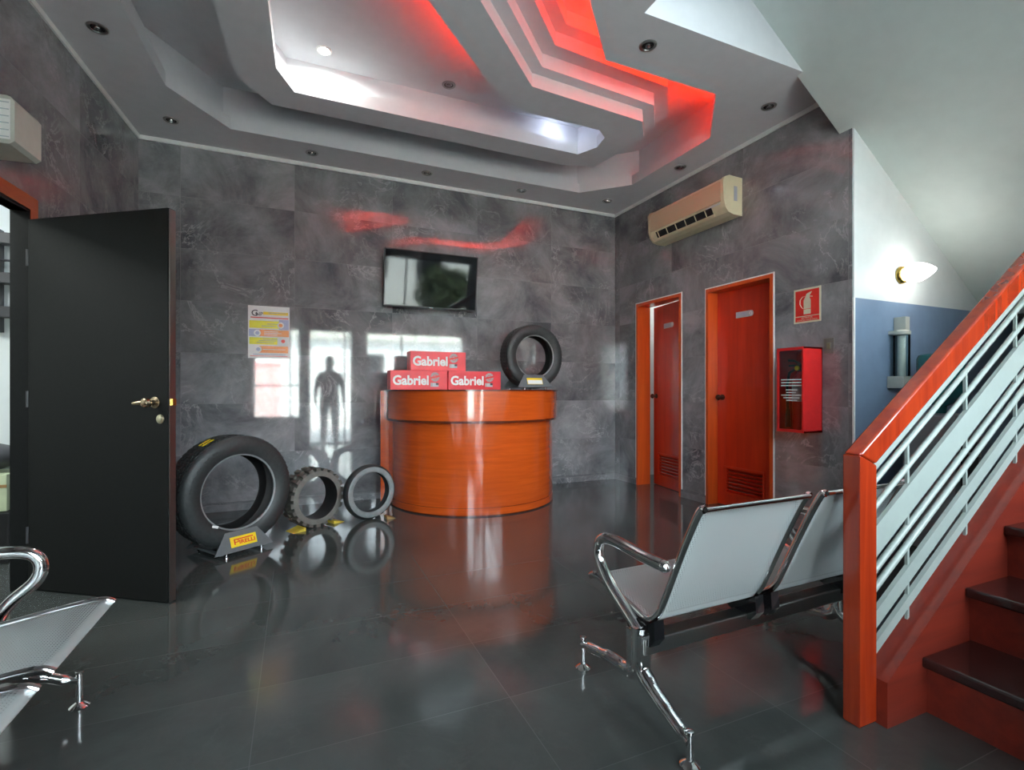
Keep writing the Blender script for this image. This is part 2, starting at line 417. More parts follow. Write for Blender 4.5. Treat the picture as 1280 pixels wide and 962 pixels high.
# upper stair well above the opening
uw = MB(); uw.box((1.86 - .1, 2.365, H + .02), (6.3, 2.55, 5.8)); uw.box((1.72, FA, H + .5), (1.86, 2.4, 5.8)); uw.box((1.7, FA - .2, 5.8), (6.4, 2.6, 5.9))
struct(uw.build('wall_upper', M_white))
# entrance facade with glazed openings, seen only in the reflections
toF = basis((0, FA, 0), (1, 0, 0), (0, 0, 1), (0, -1, 0))
op = [(-.78, .07, .55, 2.35), (1.35, 3.5, 1.25, 2.35), (2.2, 5.5, 3.6, 5.6)]
fo = MB(); fo.prism([(-4.2, 0), (.22, 0), (.22, 2.35), (1.07, 2.35), (1.07, 0), (6.3, 0), (6.3, 5.8), (-4.2, 5.8)], 0, .15, M=toF, holes=[[(a, c), (b, c), (b, e), (a, e)] for a, b, c, e in op])
struct(fo.build('wall_front', M_stucco))
def frame(name, a, b, c, e, mulls, transoms=()):
    f = MB(); w = .035
    f.box((a, FA - .10, c), (a + w, FA - .05, e)); f.box((b - w, FA - .10, c), (b, FA - .05, e)); f.box((a, FA - .10, c), (b, FA - .05, c + w)); f.box((a, FA - .10, e - w), (b, FA - .05, e))
    for m in mulls: f.box((m - w / 2, FA - .10, c), (m + w / 2, FA - .05, e))
    for t in transoms: f.box((a, FA - .10, t - w / 2), (b, FA - .05, t + w / 2))
    o = struct(f.build(name, M_black)); 
    MB().box((a, FA - .077, c), (b, FA - .073, e)).build('glass_pane', M_glass, o)
frame('window_1', -.78, .07, .55, 2.35, (-.12,), (1.2,)); frame('door_1', .22, 1.07, 0, 2.35, (.92,)); frame('window_2', 1.35, 3.5, 1.25, 2.35, (2.1,), ()); frame('window_3', 2.2, 5.5, 3.6, 5.6, (3.3, 4.4))

# side room beyond the left doorway
sr = MB(); sr.box((-4.2, 4.55, 0), (-1.45, 4.7, 3)); sr.box((-4.3, FA, 0), (-4.2, 4.7, 3)); sr.box((-4.3, FA, 3), (-1.72, 4.7, 3.1))
struct(sr.build('wall_side', M_white))
light('side_room_lamp', 'AREA', (-2.9, 2.6, 2.9), 60, (.95, 1, .95), target=(-2.9, 2.6, 0), size=1.2)

# stairs ---------------------------------------------------------------
SX, RISE, RUN, NST = 1.98, .195, .265, 12
SY0, SY1 = -.12, 1.0
toXZ = lambda y: basis((0, y, 0), (1, 0, 0), (0, 0, 1), (0, -1, 0))
SL = RISE / RUN * .93
stair = thing('staircase', 'red wooden staircase with dark treads rising beside the chrome bench', 'staircase', (SX, 1.0, 0))
def kid(o, root=None):
    root = root or stair; o.parent = root; o.matrix_parent_inverse = root.matrix_basis.inverted(); return o
bpy.context.view_layer.update()
for k in range(NST):
    x = SX + RUN * k
    kid(MB().box((x, SY0, RISE * k), (x + .03, SY1, RISE * (k + 1) - .035)).build('riser', M_string))
    kid(MB().box((x - .03, SY0, RISE * (k + 1) - .035), (x + RUN + .03, SY1, RISE * (k + 1)), bev=.008).build('tread', M_tread))
sl = .684
def zs(x): return .150 + sl * (x - 1.765)
kid(MB().prism([(1.763, 0), (2.05, 0), (5.2, zs(5.2) - .40), (5.2, zs(5.2)), (1.763, zs(1.763))], -.0, .085, M=toXZ(1.085)).build('stringer', M_string))
# skirting board between treads and stringer is the stringer's own inner face

# handrail board: same section, mitred onto the post
def zr(x): return .892 + sl * (x - 1.677)
newel = kid(MB().prism([(1.677, 0), (1.763, 0), (1.763, zr(1.763) - .094), (1.677, zr(1.677))], 0, .055, M=toXZ(1.088)).build('newel_post', M_rail))
hr = MB().prism([(1.677, zr(1.677)), (1.763, zr(1.763) - .094), (5.0, zr(5.0) - .094), (5.0, zr(5.0))], 0, .055, M=toXZ(1.088))
hro = kid(hr.build('handrail', M_rail))
for o_ in (newel, hro):
    b_ = o_.modifiers.new('soft edges', 'BEVEL'); b_.width = .007; b_.segments = 3; b_.limit_method = 'ANGLE'
def railbar(z0, z1, tube=False, wide=.015):
    """bar following the slope; z0..z1 is its vertical extent where it meets the post"""
    x0, x1 = 1.763, 4.9
    if tube:
        zc = (z0 + z1) / 2; r = (z1 - z0) / 2 * .52
        return MB().tube([(x0, 1.060, zc), (x1, 1.060, zc + sl * (x1 - x0))], r, 12)
    return MB().prism([(x0, z0), (x1, z0 + sl * (x1 - x0)), (x1, z1 + sl * (x1 - x0)), (x0, z1)], 0, wide, M=toXZ(1.057 + wide / 2))
for (z0, z1, t) in ((.815, .853, 0), (.752, .790, 1), (.664, .702, 1), (.521, .625, 0), (.449, .490, 1), (.386, .428, 1), (.282, .340, 0), (.196, .236, 0)):
    kid(railbar(z0, z1, bool(t)).build('rail_bar', M_railwhite))
for x in (1.98, 2.35, 2.72, 3.09, 3.46):
    for z0, z1 in ((.142, .20), (.235, .28), (.345, .395), (.485, .53), (.633, .67), (.695, .76)):
        dz = sl * (x - 1.763); kid(MB().box((x - .005, 1.055, z0 + dz - .008), (x + .005, 1.065, z1 + dz + .008)).build('rail_spacer', M_railwhite))
# upper flight: its soffit is the big white sloping ceiling on the right
def zsof(x): return 2.985 - .70 * (x - 3.66)
uf = MB(); pts = [(5.45, zsof(5.45)), (5.45, 2.34), (5.2, 2.34)]
xs, z = 5.2, 2.34
while z < 5.0: pts += [(xs, z + .195), (xs - .278, z + .195)]; xs -= .278; z += .195
pts += [(xs, zsof(xs))]
uf.prism(pts, 0, 1.28, M=toXZ(2.40))
uf.box((5.40, FA, 1.80), (6.2, 2.305, 2.0))
struct(uf.build('ceiling_stair', paint('pale green white plaster', (.60, .66, .63), .6, 10, .02)))

# ------------------------------------------------------------------ doors
# black door leaf standing open
hx, hy, ex, ey = -1.358, 3.575, -.609, 3.056
u = Vector((ex - hx, ey - hy, 0)); DW = u.length; u.normalize()
ML = basis((hx, hy, .008), u, (0, 0, 1), u.cross(Vector((0, 0, 1))))   # local x along the leaf, y up, z towards the camera
leaf = MB(); leaf.box((.0, 0, -.045), (DW, 2.035, 0), M=ML, bev=.003)
door = struct(leaf.build('door_2', M_black_door))
MB().box((DW, 0, -.042), (DW + .006, 2.03, -.006), M=ML).build('edge_strip', M_steel, door)
h = MB(); 
Tk = ML @ Matrix.Translation((DW - .075, 1.03, 0))
h.lathe([(.0, .001), (.030, .001), (.030, .006), (.014, .012), (.012, .030), (.022, .040), (.027, .055), (.022, .068), (.010, .074), (.0, .074)], 24, M=Tk)
h.tube([Tk @ Vector((0, 0, .05)), Tk @ Vector((-.025, 0, .062)), Tk @ Vector((-.065, -.004, .066))], [.014, .013, .010], 12)
h.build('door_handle', mat('worn brass knob', (.42, .33, .22), .25, 1), door)
MB().lathe([(0, .006), (.020, .006), (.024, .003), (.024, .0005), (0, .0005)], 24, M=ML @ Matrix.Translation((DW - .045, .945, 0))).build('keyhole_plate', mat('pale brass', (.75, .68, .48), .3, 1), door)
MB().box((DW + .006, 1.015, -.035), (DW + .016, 1.05, -.015), M=ML).build('latch', M_brass, door)
for z in (.25, 1.0, 1.78): MB().tube([ML @ Vector((-.006, z, -.002)), ML @ Vector((-.006, z + .09, -.002))], .008, 10).build('hinge', M_steelgrey, door)

def toilet_door(n, D, ajar, leaf_label):
    y0, y1, zt = D
    # frame lining the opening
    f = MB(); t = .032
    f.prism([(y0, 0), (y0 + t, 0), (y0 + t, zt - t), (y1 - t, zt - t), (y1 - t, 0), (y1, 0), (y1, zt), (y0, zt)], -.008, .17, M=toYZ)
    struct(f.build('trim_%d' % n, M_jamb))
    e = MB(); w = .012
    e.prism([(y0 - w, 0), (y0, 0), (y0, zt), (y1, zt), (y1, 0), (y1 + w, 0), (y1 + w, zt + w), (y0 - w, zt + w)], -.006, .01, M=toYZ)
    struct(e.build('trim_%d' % (n + 3), M_trim))
    # leaf hung on the near jamb, latch at the far side
    LW = y1 - y0 - 2 * t - .006; LH = zt - t - .012
    Mh = basis((XR + .110, y0 + t + .003, .006), (0, 1, 0), (0, 0, 1), (1, 0, 0)) @ Matrix.Rotation(-ajar, 4, 'Y')   # local x along the leaf to the latch, y up, z into the toilet
    V0, V1, VX0, VX1 = .12, .36, LW - .52, LW - .10
    lf = MB().prism([(0, 0), (LW, 0), (LW, LH), (0, LH)], 0, .04, M=Mh, holes=[[(VX0, V0), (VX1, V0), (VX1, V1), (VX0, V1)]])
    dr = struct(lf.build('door_%d' % n, M_door))
    lv = MB()
    for a, b, c, e_ in ((VX0 - .015, VX1 + .015, V0 - .015, V0 + .006), (VX0 - .015, VX1 + .015, V1 - .006, V1 + .015), (VX0 - .015, VX0 + .006, V0, V1), (VX1 - .006, VX1 + .015, V0, V1)): lv.box((a, c, -.008), (b, e_, .03), M=Mh)
    k = 7
    for i in range(k):
        yc = V0 + (i + .5) * (V1 - V0) / k
        lv.box((VX0, -.004, -.018), (VX1, .004, .018), M=Mh @ Matrix.Translation((0, yc, .018)) @ Matrix.Rotation(R(48), 4, 'X'))
    lv.build('vent_louvre', M_door, dr)
    kn = MB(); Tk = Mh @ Matrix.Translation((LW - .06, 1.03, 0)) @ Matrix.Rotation(math.pi, 4, 'X')
    kn.lathe([(0, .0005), (.028, .0005), (.028, .006), (.012, .010), (.011, .03), (.024, .04), (.028, .055), (.02, .068), (0, .070)], 20, M=Tk)
    kn.tube([Tk @ Vector((0, 0, .052)), Tk @ Vector((-.04, 0, .058)), Tk @ Vector((-.075, 0, .055))], [.015, .013, .010], 10)
    kn.build('door_handle', M_bronze, dr)
    # plaque with a round end
    pw, ph = .165, .055; c = Mh @ Matrix.Translation((LW * .5 + .02, zt - .285, 0)) @ Matrix.Rotation(math.pi, 4, 'Y')
    poly = [(-pw, -ph / 2), (0, -ph / 2)] + arc(0, 0, ph / 2, -80, 80, 8) + [(0, ph / 2), (-pw, ph / 2)]
    pq = MB().prism(poly, .0005, .005, M=c @ Matrix.Translation((pw * .45, 0, 0))).build('door_plaque', M_plaque, dr)
    g = MB(); cc = c @ Matrix.Translation((pw * .45, 0, .0055))
    g.lathe([(.0, .0006), (.016, .0006), (.018, 0)], 20, M=cc, mi=0)
    g.lathe([(.0, .001), (.004, .001), (.004, 0)], 10, M=cc @ Matrix.Translation((0, .006, 0)), mi=1); g.box((-.004, -.010, 0), (.004, .003, .001), M=cc, mi=1)
    for i, w_ in enumerate((.09, .11)): g.box((-.15, .006 - .016 * i, 0), (-.15 + w_, .012 - .016 * i, .0006), M=cc, mi=1)
    g.build('plaque_marking', [M_print_white, M_lilac], pq)
    return dr
toilet_door(4, D1, R(9), ''); toilet_door(5, D2, 0, '')
struct(MB().box((XR + .9, YE + .15, 0), (XR + 1.0, YB + .2, 2.6)).box((XR + .18, YE + .15, 2.5), (XR + 1.0, YB + .2, 2.6)).box((XR + .18, YB + .05, 0), (XR + 1.0, YB + .2, 2.6)).box((XR + .18, 3.8, 0), (XR + .9, 3.9, 2.5)).build('wall_toilet', M_white))
light('toilet_lamp', 'POINT', (XR + .6, 4.75, 2.3), 5, (1, .98, .95), radius=.08)

# ------------------------------------------------------------------ downlights
def downlight(x, y, z, lit, label):
    t = thing('downlight', label, 'ceiling light', (x, y, z), 0, 'recessed downlights')
    MB().lathe([(.036, -.0005), (.040, -.006), (.050, -.008), (.056, -.004), (.057, 0)], 28).build('bezel', M_steel if not lit else M_trim, t)
    if lit:
        MB().lathe([(0, -.012), (.03, -.010), (.038, -.003), (.038, 0)], 24).build('lamp_lens', M_lamp, t)
    else:
        b = MB().lathe([(.036, -.001), (.03, .0), (0, .0)], 20); b.build('recess', M_black_gloss, t)
        MB().lathe([(.018, -.001), (.016, -.008), (.006, -.010), (0, -.010)], 16).build('bulb', M_reflector, t)
    return t
for (x, y, lab) in ((-1.109, 3.771, 'recessed downlight in the ceiling border above the left wall'),
    (-.937, 4.817, 'recessed downlight in the ceiling corner above the open black door'),
    (.13, 4.964, 'recessed downlight of the back border, second from the left corner'),
    (1.211, 4.958, 'recessed downlight of the back border, above the television'),
    (2.271, 4.981, 'recessed downlight of the back border, second from the right corner'),
    (3.307, 4.86, 'recessed downlight at the back right corner of the ceiling'),
    (3.468, 3.844, 'recessed downlight directly above the cream air conditioner'),
    (3.357, 2.748, 'recessed downlight nearest the sloping white stair soffit'),
    (2.057, 2.569, 'recessed downlight beside the red glowing tray, nearest the viewer')):
    downlight(x, y, H, False, lab)
downlight(1.151, 3.973, H + .32, False, 'unlit downlight inside the island recess, right of the bright lamp')
downlight(.186, 3.938, H + .32, True, 'brightly lit round lamp inside the ceiling island recess')
il = light('island_lamp_light', 'SPOT', (.186, 3.938, H + .305), 26, (.97, 1, .95), target=(.186, 3.938, 0), radius=.03); il.data.spot_size = R(176); il.data.spot_blend = .3
lb = thing('spotlight', 'small blue white lamp glowing at the right end of the island recess', 'ceiling light', (2.20, 4.02, H + .32))
MB().lathe([(.032, 0), (.032, -.008), (.024, -.012)], 20).build('bezel', M_trim, lb); MB().lathe([(.024, -.010), (0, -.012)], 20).build('lamp_lens', M_led, lb)
light('island_led_light', 'POINT', (2.20, 3.98, H + .25), 1.3, (.72, .78, 1), radius=.03)
# red LED strips lying in the coves
RED = (1, .028, .008)
def led_strip(a, b, label, inward, power):
    a, b = Vector(a), Vector(b); t = thing('led_strip', label, 'led strip', a, 0, 'red cove lights'); bpy.context.view_layer.update()
    kid(MB().tube([a, b], .005, 8).build('strip', M_redled), t)
    c = (a + b) / 2 + Vector((0, 0, .007)); L = (b - a).length; n = (Vector(inward).normalized() * .35 + Vector((0, 0, .95))).normalized(); u = (b - a).normalized()
    o = light('cove_light', 'AREA', c, power, RED, size=L, size_y=.03, spread=R(130)); o.matrix_world = basis(c, u, (-n).cross(u), -n)
ZL = H + .107
led_strip((1.93, 2.675, ZL), (2.86, 2.675, ZL), 'red cove strip hidden along the near edge of the ceiling tray', (0, 1, 0), 11)
led_strip((2.955, 2.725, ZL), (3.355, 3.175, ZL), 'red cove strip hidden at the near right corner of the ceiling tray', (-.7, .7, 0), 6)
led_strip((1.865, 2.63, ZL), (1.425, 2.165, ZL), 'red cove strip hidden along the slanting near side of the tray', (-.7, .7, 0), 5)
led_strip((1.418, 3.405, H + .126), (.64, 2.648, H + .126), 'red cove strip hidden in the slanting side of the island recess', (-.7, .7, 0), 6)

# ------------------------------------------------------------------ reception desk
desk = thing('reception_desk', 'rounded orange varnished reception desk against the marble wall', 'desk', (1.67, 4.9, 0))
def dpoly(r, yb): return [(r, yb)] + [(-r, yb)] + [(r * math.cos(R(a)), r * math.sin(R(a))) for a in range(180, 361, 3)]
def dshape(r, yb, z0, z1, name, m):
    mb = MB(); n = 60; pts = [(-r, yb)] + [(r * math.cos(R(180 + 180 * i / n)), r * math.sin(R(180 + 180 * i / n))) for i in range(n + 1)] + [(r, yb)]
    k = len(pts); vs = [(p[0], p[1], z0) for p in pts] + [(p[0], p[1], z1) for p in pts]
    mb.add(vs, [(i, i + 1, i + 1 + k, i + k) for i in range(k - 1)], 0, True)
    mb.add(vs[k:], [list(range(k))], 0); mb.add(vs[:k], [list(range(k))[::-1]], 0); mb.add([vs[0], vs[k - 1], vs[2 * k - 1], vs[k]], [(3, 2, 1, 0)], 0)
    return mb.build(name, m, desk)
dshape(.83, .26, .075, .83, 'body', M_desk)
dshape(.835, .26, .012, .072, 'plinth', M_desk)
dshape(.822, .26, .0, .08, 'plinth_groove', M_desktop)
dshape(.878, .24, .835, 1.095, 'fascia', M_desk)
dshape(.872, .24, .815, .835, 'fascia_groove', M_desktop)
dshape(.888, .27, 1.095, 1.108, 'top', M_desktop)
MB().box((-.91, .12, 0), (-.70, .16, 1.094), bev=.004).build('end_panel', M_desk, desk)

# three printed boxes
def carton(x, y, z, label, rz=0):
    t = thing('parts_box', label, 'box', (x, y, z), rz, 'red cardboard cartons on the desk')
    w, dp, hh = .555, .17, .186
    b = MB().box((0, 0, 0), (w, dp, hh), bev=.003).build('carton', M_card, t)
    F = basis((0, -.0006, 0), (1, 0, 0), (0, 0, 1), (0, -1, 0))
    l = MB(); text(l, 'Gabriel', F @ Matrix.Translation((.02 + .175, .092, 0)), height=.095, width=.345, bold=.034)
    l.build('lettering', M_print_white, t)
    g = MB(); bc = F @ Matrix.Translation((.43, .125, 0))
    for i in range(16):
        a = 2 * math.pi * i / 16; c = bc @ Matrix.Rotation(a, 4, 'Z')
        g.box((.034, -.006, .0002), (.046, .006, .0012), M=c)
    g.lathe([(.024, .0002), (.024, .0012), (.036, .0012), (.036, .0002)], 32, M=bc); g.box((-.05, -.009, .0002), (.05, .009, .0016), M=bc @ Matrix.Rotation(R(12), 4, 'Z'), mi=1)
    g.lathe([(0, .0012), (.018, .0012), (.018, .0)], 20, M=bc, mi=0)
    g.box((-.045, -.095, .0002), (-.028, -.058, .0010), M=bc, mi=0); g.box((-.026, -.095, .0002), (.035, -.058, .0010), M=bc, mi=2); g.box((.008, -.078, .0002), (.035, -.058, .0014), M=bc, mi=3)
    g.build('emblem', [M_print_grey, M_redprint, M_plaque, M_print_dark], t)
    MB().box((w + .0002, .075, .004), (w + .0008, .095, hh - .004)).build('tape', M_redprint, t); MB().box((-.0008, .07, .004), (-.0002, .1, hh - .004)).build('tape', M_redprint, t)
    return t
carton(.808, 4.75, 1.108, 'left red printed carton of the bottom row on the desk')
carton(1.372, 4.745, 1.108, 'right red printed carton of the bottom row, beside the tyre')
carton(1.0, 4.76, 1.295, 'red printed carton lying on top of the other two')

# ------------------------------------------------------------------ tyres
def tyre_frame(c, n, lean=0):
    """local z is the axle, pointing to the visible side"""
    n = Vector(n).normalized(); n = Vector((n.x * math.cos(lean), n.y * math.cos(lean), math.sin(lean)))
    x = Vector((0, 0, 1)).cross(n).normalized(); return basis(c, x, n.cross(x), n)
def road_tyre(c, n, RO_, RI_, w, label, group=None, blocks=64, rows=5, groove=.006, stripe=None):
    t = thing('car_tyre', label, 'tyre', M=tyre_frame(c, n), group=group)
    a = w / 2; dR = RO_ - RI_
    outer = [(RI_, a * .72), (RI_ + .004, a * .80), (RI_ + .014, a * .86), (RI_ + dR * .22, a * .93), (RI_ + dR * .45, a), (RI_ + dR * .62, a * .99), (RI_ + dR * .78, a * .93), (RI_ + dR * .90, a * .86), (RO_ - .006, a * .74)]
    prof = outer + [(RO_ - groove, a * .6), (RO_ - groove, -a * .6)] + [(r, -z) for r, z in outer[::-1]]
    inner = [(RI_ + .003, -a * .66), (RI_ + .02, -a * .74), (RI_ + dR * .5, -a * .90), (RO_ - .03, -a * .72), (RO_ - .022, 0), (RO_ - .03, a * .72), (RI_ + dR * .5, a * .90), (RI_ + .02, a * .74), (RI_ + .003, a * .66)]
    sw_ = MB().lathe(prof, 72)
    MB().lathe([prof[-1]] + inner + [prof[0]], 72).build('lining', M_inside, t)
    b = MB(); b.lathe([(RI_ + .002, a * .735), (RI_ + .003, a * .82), (RI_ + .012, a * .865), (RI_ + .014, a * .84)], 72); b.build('bead', M_bead, t)
    tr = MB(); tw = a * 1.5; rw = tw / rows
    for i in range(blocks):
        for j in range(rows):
            th = 2 * math.pi * (i + (.5 if j % 2 else 0)) / blocks; z = -tw / 2 + rw * (j + .5); edge = abs(z) / (tw / 2)
            rr = RO_ - .004 * edge ** 2
            L = 2 * math.pi * RO_ / blocks
            tr.box((rr - groove - .006, -L * .40, -rw * .42), (rr, L * .40, rw * .42), M=Matrix.Rotation(th, 4, 'Z') @ Matrix.Translation((0, 0, z)) @ Matrix.Rotation(R(18 if j % 2 else -18), 4, 'X'))
    tr.build('tread', M_rubber, t)
    # raised sidewall lettering band
    rg = sw_; rm = RI_ + dR * .55
    for i in range(90):
        if (i // 15) % 2: continue
        if i % 3 == 2: continue
        rg.box((rm - .012, -.006, 0), (rm + .012, .006, .003), M=Matrix.Rotation(2 * math.pi * i / 90, 4, 'Z') @ Matrix.Translation((0, 0, a * .985)))
    rg.build('sidewall', M_rubber, t)
    return t
NB = Vector((.566, -.825, 0)).normalized()
big = road_tyre((-.41, 3.935, .41), NB, .385, .245, .235, 'largest black tyre on the floor, standing in a grey display stand by the door', 'tyres on display', blocks=56, rows=5, groove=.009)
sk = MB(); sk.box((-.02, -.008, 0), (.02, .008, .002), M=Matrix.Rotation(R(140), 4, 'Z') @ Matrix.Translation((0, .262, .107)) @ Matrix.Rotation(R(20), 4, 'Z')); 
sk.build('paper_sticker', M_print_white, big)
cs = MB(); 
for z0 in (-.03, .01): cs.box((.3835, -.05, z0), (.3862, .03, z0 + .022), M=Matrix.Rotation(R(118), 4, 'Z'))
cs.build('colour_stripe', M_yellow, big)
road_tyre((2.27, 4.73, 1.455), (.04, -1, 0), .335, .21, .20, 'black car tyre standing in a stand on the reception desk', 'tyres on display', blocks=60, rows=5)

# fork lift tyre with lugs
t = thing('industrial_tyre', 'small grey chunky tyre with lugs, between the big tyre and the thin tyre', 'tyre', M=tyre_frame((.12, 4.38, .236), (.50, -.866, 0)), group='tyres on display')
a = .085
MB().lathe([(.172, a), (.180, a * 1.02), (.214, a), (.214, -a), (.180, -a), (.172, -a)], 64).build('sidewall', M_rubber_grey, t)
MB().lathe([(.172, a), (.168, a * .8), (.168, -a * .8), (.172, -a)], 64).build('lining', M_inside, t)
lg = MB()
for i in range(22):
    th = 2 * math.pi * i / 22
    for sgn in (-1, 1):
        off = .5 if sgn > 0 else 0
        poly = [(-.019, 0), (.019, 0), (.012, a * .95), (-.012, a * .95)]
        Mx = Matrix.Rotation(th + off * 2 * math.pi / 22, 4, 'Z') @ basis((.208, 0, sgn * a * 1.0), (0, 1, 0), (0, 0, -sgn), (1, 0, 0))
        lg.prism(poly, 0, .028, M=Mx)
lg.build('tread', M_lug, t)
def wedge(c, L, w, h_, ang, m, label):
    mb = MB().prism([(0, 0), (L, 0), (0, h_)], -w / 2, w / 2, M=basis((0, 0, 0), (1, 0, 0), (0, 0, 1), (0, -1, 0)))
    o = mb.build('wheel_chock', m); o.location = c; o.rotation_euler = (0, 0, ang); return o
ang = math.atan2(.566, .825)
dv = Vector((math.cos(R(30)), math.sin(R(30)), 0)); nv = Vector((.5, -.866, 0)); ctr = Vector((.12, 4.38, 0))
p = ctr - dv * .115 + nv * .05; tag(wedge((p.x - dv.x * .01, p.y - dv.y * .01, 0), .10, .12, .026, R(210), M_yel_chock, ''), 'yellow wedge under the left side of the chunky lugged tyre', 'chock', 'wedges under tyres')
p = ctr + dv * .115 + nv * .05; tag(wedge((p.x + dv.x * .01, p.y + dv.y * .01, 0), .10, .12, .026, R(30), M_yel_chock, ''), 'yellow wedge under the right side of the chunky lugged tyre', 'chock', 'wedges under tyres')
# thin scooter tyre
t = thing('scooter_tyre', 'thin black tyre on the floor, leaning nearest the rounded desk', 'tyre', M=tyre_frame((.572, 4.395, .236), (.36, -.93, 0)), group='tyres on display')
a = .045; RI_, RO_ = .168, .234
outer = [(RI_, a * .75), (RI_ + .004, a * .9), (RI_ + .014, a * .98), (RI_ + .03, a * 1.0), (RI_ + .046, a * .92), (RO_ - .008, a * .66), (RO_ - .001, a * .3)]
MB().lathe(outer[:5], 64).build('sidewall', M_bead, t)
MB().lathe(outer[4:] + [(RO_, 0)] + [(r, -z) for r, z in outer[::-1]], 64).build('tread', M_rubber, t)
MB().lathe([(RI_, -a * .75), (RI_ + .012, -a * .8), (RO_ - .02, -a * .5), (RO_ - .014, 0), (RO_ - .02, a * .5), (RI_ + .012, a * .8), (RI_, a * .75)], 64).build('lining', M_inside, t)
tag(wedge((.70, 4.36, 0), .08, .09, .028, R(8), M_brown_chock, ''), 'brown wooden wedge under the thin tyre beside the desk', 'chock', 'wedges under tyres')

# display stands
def stand(c, n, w, label, sign, zb=.0):
    n = Vector(n).normalized(); x = Vector((0, 0, 1)).cross(n).normalized()
    t = thing('tyre_stand', label, 'display stand', M=basis((c[0], c[1], zb), x, -n, (0, 0, 1)), group='grey tyre display stands')   # local y runs to the back
    foot = .028
    def plate(y, sgn):
        P = basis((0, y, foot), (1, 0, 0), Vector((0, sgn * .35, .94)).normalized(), (Vector((1, 0, 0)).cross(Vector((0, sgn * .35, .94)).normalized())))
        return P
    Pf = plate(0, 1); poly = [(-w / 2, 0), (w / 2, 0), (w * .27, .135), (-w * .27, .135)]
    fp = MB().prism(poly, -.012, 0, M=Pf).build('front_panel', M_stand, t)
    MB().prism(poly, 0, .012, M=plate(.37, -1)).build('back_panel', M_stand, t)
    [MB().box((x_ - .012, .01, foot - .008), (x_ + .012, .36, foot + .006)).build('cross_bar', M_stand, t) for x_ in (-.15, .15)]
    for sx in (-1, 1):
        for y in (.012, .358):
            MB().lathe([(.0, 0), (.014, 0), (.014, .006), (.006, .010), (.006, foot + .004), (0, foot + .004)], 14, M=Matrix.Translation((sx * w * .30, y, 0))).build('foot', M_chrome, t)
    s = MB().box((-w * .22, .030, .0005), (w * .22, .098, .004), M=Pf).build('sign_panel', M_yellow if sign else [M_yellow], t)
    l = MB(); 
    if sign:
        T = Pf @ Matrix.Translation((0, .064, .0045))
        text(l, 'IRELLI', T @ Matrix.Translation((.022, -.006, 0)), height=.026, width=w * .27, bold=.03)
        l.box((-w * .165, -.019, 0), (-w * .145, .019, .0008), M=T)                                        # tall initial letter with its long bar
        l.box((-w * .165, .012, 0), (w * .165, .019, .0008), M=T); l.box((-w * .10, -.004, 0), (-w * .085, .014, .0008), M=T); l.box((-w * .15, -.006, 0), (-w * .09, 0, .0008), M=T)
        l.build('lettering', M_redprint, s)
    else:
        l.box((-w * .21, .033, .0045), (w * .21, .075, .005), M=Pf); l.build('label_print', M_print_white, s)
    return t
stand((-.318, 3.802), NB, .40, 'grey stand with a yellow lettered sign holding the largest floor tyre', True)
stand((2.235, 4.555), (.04, -1, 0), .40, 'grey stand with a pale yellow sign on the reception desk', False, 1.108)

# ------------------------------------------------------------------ television, poster
tv_n = Vector((0, -math.cos(R(8)), -math.sin(R(8)))); tvM = facing((1.283, 5.04, 2.232), tv_n)
tv = thing('television', 'flat black television mounted high on the marble wall', 'television', M=tvM)
MB().box((-.49, -.287, -.045), (.49, .287, 0), bev=.006).build('casing', M_black, tv)
MB().box((-.478, -.268, .0002), (.478, .276, .0016)).build('screen', M_screen, tv)
MB().box((-.02, -.280, .0002), (.02, -.272, .002)).build('badge', M_plaque, tv); MB().lathe([(0, .003), (.004, .003), (.004, 0)], 10, M=Matrix.Translation((0, -.283, 0))).build('standby_light', M_redprint, tv)
bk = MB().box((-.15, -.12, -.075), (.15, .12, -.045)); bk.tube([(0, 0, -.07), (0, .03, -.14)], .03, 12); bk.build('wall_bracket', M_black, tv)

po = thing('poster', 'white poster with yellow and orange bands taped to the marble wall', 'poster', M=facing((-.238, YB - .003, 1.648), (0, -1, 0)))
pw, ph = .176, .245
MB().box((-pw, -ph, -.002), (pw, ph, 0)).build('sheet', M_print_white, po)
def pz(v): return ph - 2 * ph * v
def band(x0, x1, v0, v1, m, name='band', z=.0012): return MB().box((-pw + 2 * pw * x0, pz(v1), .0002), (-pw + 2 * pw * x1, pz(v0), z)).build(name, m, po)
band(.36, .96, .11, .165, M_yellow); band(.06, .97, .215, .235, M_redprint, 'line'); band(.74, .98, .25, .45, M_lilac); band(.02, .30, .45, .585, M_lilac)
band(.03, .74, .285, .425, M_yel2); band(.27, .98, .455, .580, M_orange_p, z=.0014); band(.03, .70, .605, .735, M_yel2); band(.25, .96, .765, .895, M_orange_p)
band(.12, .90, .918, .930, M_lilac, 'line'); band(.05, .95, .953, .963, M_redprint, 'line')
ln = MB()
for (x0, x1, v) in ((.45, .70, .34), (.32, .66, .385), (.48, .92, .13), (.35, .7, .635), (.25, .66, .665), (.2, .62, .70)): ln.box((-pw + 2 * pw * x0, pz(v) - .003, .0014), (-pw + 2 * pw * x1, pz(v) + .003, .0018))
ln.build('text_line', M_print_grey, po)
ln = MB()
for (x0, x1, v) in ((.38, .72, .49), (.38, .8, .52), (.38, .7, .55), (.35, .9, .83)): ln.box((-pw + 2 * pw * x0, pz(v) - .003, .0016), (-pw + 2 * pw * x1, pz(v) + .003, .002))
ln.build('text_line', M_print_white, po)
